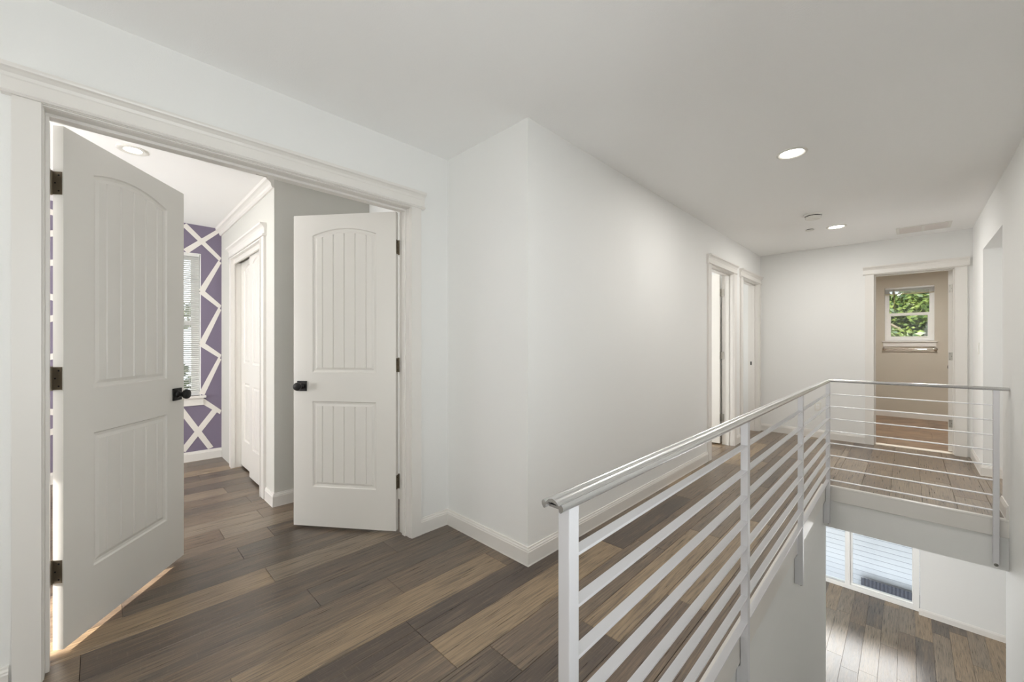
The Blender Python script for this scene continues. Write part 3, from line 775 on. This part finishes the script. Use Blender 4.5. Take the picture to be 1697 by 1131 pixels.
for x in (-.297, .297):
    MB().lathe((x, 0, 0), (0, -1, 0), [(.0001, 0), (.024, 0), (.024, .006), (.012, .012), (.010, .035), (.016, .043), (.018, .055), (.014, .066), (.0001, .069)], 20).build('bracket', M_CHROME, tb, smooth=True)

# bedroom window on the purple wall
w2 = empty('window_2', (XP, 0, 0), 0, 'tall white bedroom window in the purple wall', 'window', kind='structure')
y0, y1, z0, z1 = PWN
fr = MB()
frame4(fr, 'x', y0 + .007, y1 - .007, z0 + .001, z1 - .007, .03, -.12, -.05)
for q in ((y0 + .0005, y0 + .006, z0, z1 - .0065), (y1 - .006, y1 - .0005, z0, z1 - .0065), (y0 + .0005, y1 - .0005, z1 - .006, z1 - .0005)): fr.box(-.13, .001, *q)
fr.build('window_frame', M_VINYL, w2)
for nm, za, zb in (('upper_sash', 1.40, z1 - .03), ('lower_sash', z0 + .03, 1.44)):
    s = MB(); ya, yb = y0 + .03, y1 - .03; wd = .035
    xo = -.105 if nm == 'upper_sash' else -.075
    frame4(s, 'x', ya + .007, yb - .007, za, zb, wd, xo, xo + .025)
    so = s.build(nm, M_VINYL, w2)
    MB().box(xo + .010, xo + .014, ya + wd, yb - wd, za + wd, zb - wd).build('pane', M_GLASS, so)
MB().box(-.05, .04, y0 - .04, y1 + .04, z0 - .024, z0).build('window_sill', M_TRIM, w2, bevel=.003)
MB().box(0, .017, y0 - .02, y1 + .02, z0 - .10, z0 - .024).build('apron', M_TRIM, w2, bevel=.002)
b2 = empty('window_blind', (XP - .022, (y0 + y1) / 2, z1), 0, 'white slatted blind lowered over the tall bedroom window', 'blind')
hw = (y1 - y0) / 2 - .012
MB().box(-.015, .015, -hw, hw, -.035, -.004).build('headrail', M_SLAT, b2)
b = MB(); zz = -.05
while z1 + zz > z0 + .055:
    b.box(-.0125, .0125, -hw, hw, -.0005, .0005, M=Matrix.Translation((0, 0, zz)) @ Matrix.Rotation(math.radians(-30), 4, 'Y')); zz -= .021
q = b.build('slats', M_SLAT, b2); q['kind'] = 'stuff'
MB().box(-.012, .012, -hw, hw, zz - .004 + .004, zz + .014).build('bottom_rail', M_SLAT, b2)
b = MB()
for yy in (-hw + .08, hw - .08): b.cyl((.014, yy, zz), (0, 0, 1), .0012, -zz - .03, 6)
b.build('ladder_cords', M_SLAT, b2)

# lower sliding window
w3 = empty('window_3', (0, YE, ZL), 0, 'wide white sliding window down in the lower room', 'window', kind='structure')
fr = MB(); xa, xb = LWX; zt = 2.1
frame4(fr, 'y', xa, xb - .001, 0.001, zt, .072, 0, .12, wb=.075, wt=.05)
fr.build('window_frame', M_VINYL, w3, bevel=.003)
MB().box(-.790, -.722, .0, .10, .075, zt - .05).build('mullion', M_VINYL, w3, bevel=.003)
s = MB()
for q in ((-.7215, -.69, .0755, zt - .051), (.055, .0675, .0755, zt - .051), (-.69, .055, .0755, .10)): s.box(q[0], q[1], .05, .09, q[2], q[3])
so = s.build('sliding_sash', M_VINYL, w3)
MB().box(-.69, .055, .068, .072, .10, zt - .05).build('pane', M_GLASS, so)
MB().box(xa + .06, -.790, .066, .070, .075, zt - .05).build('pane', M_GLASS, w3)
w6 = empty('added_window_6', (-3.95, -2.66, 0), 0, 'wide unseen bedroom window added to let sun under the open left door', 'window', kind='structure')  # unseen opening, placed so sun lands behind the left door
fr = MB()
frame4(fr, 'y', -1.2, 1.2, .6, 1.9, .012, -.04, .03, wb=.03, wt=.03)
fr.build('window_frame', M_VINYL, w6)
tag(MB().box(-5.124, -3.30, -2.598, -2.592, .58, 1.92).build('sun_block_shade', M_SLAT), 'unseen white shade added to block most sun at the bedroom end window', 'shade')  # added to shape the sunlight: leaves one bare part and a narrow slit
# unseen window added behind the camera to go with the landing fill
w4 = empty('added_window_4', (-.85, -3.24, 0), 0, 'wide white unseen window added behind the camera to light the hall', 'window', kind='structure')
fr = MB()
frame4(fr, 'y', -1.2, 1.2, .5, 2.3, .05, -.05, .02); fr.box(-.03, .03, -.05, .02, .55, 2.25)
fr.build('window_frame', M_VINYL, w4)
MB().box(-1.15, 1.15, -.02, -.016, .55, 2.25).build('pane', M_GLASS, w4)

w5 = empty('added_window_5', (XR + .06, .35, 0), 0, 'white window added for side light in the right wall beside the stair top, outside the picture', 'window', kind='structure')  # added window, unseen, goes with the stair fill
fr = MB()
frame4(fr, 'x', -.75, .75, .75, 1.98, .05, -.03, .05); fr.box(-.03, .05, -.02, .02, .80, 1.93)
fr.build('window_frame', M_VINYL, w5)
MB().box(.008, .012, -.70, .70, .80, 1.93).build('pane', M_GLASS, w5)

tag(MB().box(-2.02, .32, -3.172, -3.166, .48, 2.32).build('sun_block_shade', M_SLAT), 'unseen white shade added behind the camera to block the sun', 'shade')  # added to keep sun patches off the hall floor
# ------------------------------------------------------------------ outside
tag(MB().box(-30, 30, YE + .3, 45, -4.6, -4.5).box(-40, -6, -30, 9, -4.6, -4.5).build('ground', M_GROUND), 'bare sloping yard outside the windows', 'ground', kind='structure')
nb = empty('neighbour_wall', (0, 10.4, -4.5), 0, 'pale blue lap siding wall of the house next door', 'building')
MB().box(-5, 1.6, .02, .3, 0, 2.6).build('shadow_backing', mat('siding_shadow_line', (104, 110, 124), .8), nb)  # dark colour between the boards stands in for their shadow lines
for i in range(22):
    z = .3 + i * .0975
    b = MB(); b.add([(-5, .0, z), (1.6, .0, z), (1.6, .016, z + .087), (-5, .016, z + .087), (-5, .02, z + .001), (1.6, .02, z + .001)],
                    [(0, 1, 2, 3), (4, 5, 1, 0)])
    b.build('siding_board', M_SIDING, nb)
cp = empty('corrugated_panel', (-.3, 10.28, -4.5), 0, 'dark corrugated metal panel leaning outside the lower window', 'panel')
b = MB(); n = 90; vs = []
for i in range(n + 1):
    x = -.34 + i * .018; y = .008 * math.cos(i * PI / 1.5 * 1.0)
    vs += [(x, y, 0), (x, y + .02, 1.19)]
b.add(vs, [(2 * i, 2 * i + 2, 2 * i + 3, 2 * i + 1) for i in range(n)])
sh = b.build('sheet', M_CORR, cp); sd_ = sh.modifiers.new('thickness', 'SOLIDIFY'); sd_.thickness = .003

def tree(loc, label, h, rad, n, seed, z_mid, ls=(.05, .10)):
    R = random.Random(seed)
    t = empty('tree', loc, 0, label, 'tree', 'trees outside the bathroom window')
    b = MB(); b.cyl((0, 0, 0), (0.03, 0, 1), .16, h * .8, 12, r2=.05); b.build('trunk', M_BARK, t, smooth=True)
    for i in range(9):
        a = R.random() * 2 * PI; z = h * (.3 + .5 * R.random()); d = Vector((math.cos(a), math.sin(a), .55))
        MB().cyl((0.02 * z / h, 0, z), d, .045, rad * .85, 8, r2=.012).build('branch', M_BARK, t, smooth=True)
    b = MB()
    clumps = [(Vector((R.gauss(0, rad * .5), R.gauss(0, rad * .45), z_mid + R.gauss(0, h * .22))), .25 + R.random() * .3) for _ in range(90)]
    for i in range(n):
        c, cr = R.choice(clumps)
        p = c + Vector((R.gauss(0, 1), R.gauss(0, 1), R.gauss(0, .7))) * cr * .6
        u = Vector((R.gauss(0, 1), R.gauss(0, 1), R.gauss(0, .6))).normalized(); v = u.orthogonal().normalized(); v = (v + u.cross(v) * R.uniform(-1, 1)).normalized()
        s = R.uniform(*ls)
        b.add([p - u * s, p + v * s * .45, p + u * s, p - v * s * .45], [(0, 1, 2, 3)])
    q = b.build('foliage', M_LEAF, t); q['kind'] = 'stuff'
    return t
tree((.1, 14.2, -4.5), 'nearer leafy green tree filling the bathroom window', 8.0, 1.25, 30000, 3, 5.9)
tree((.7, 21.0, -4.5), 'farther dense green tree behind the nearer one in the bathroom window', 10.0, 2.6, 32000, 9, 6.6, (.14, .24))
tree((-10.5, -.2, -4.5), 'green tree outside the tall bedroom window', 7.5, 1.8, 12000, 12, 5.4)
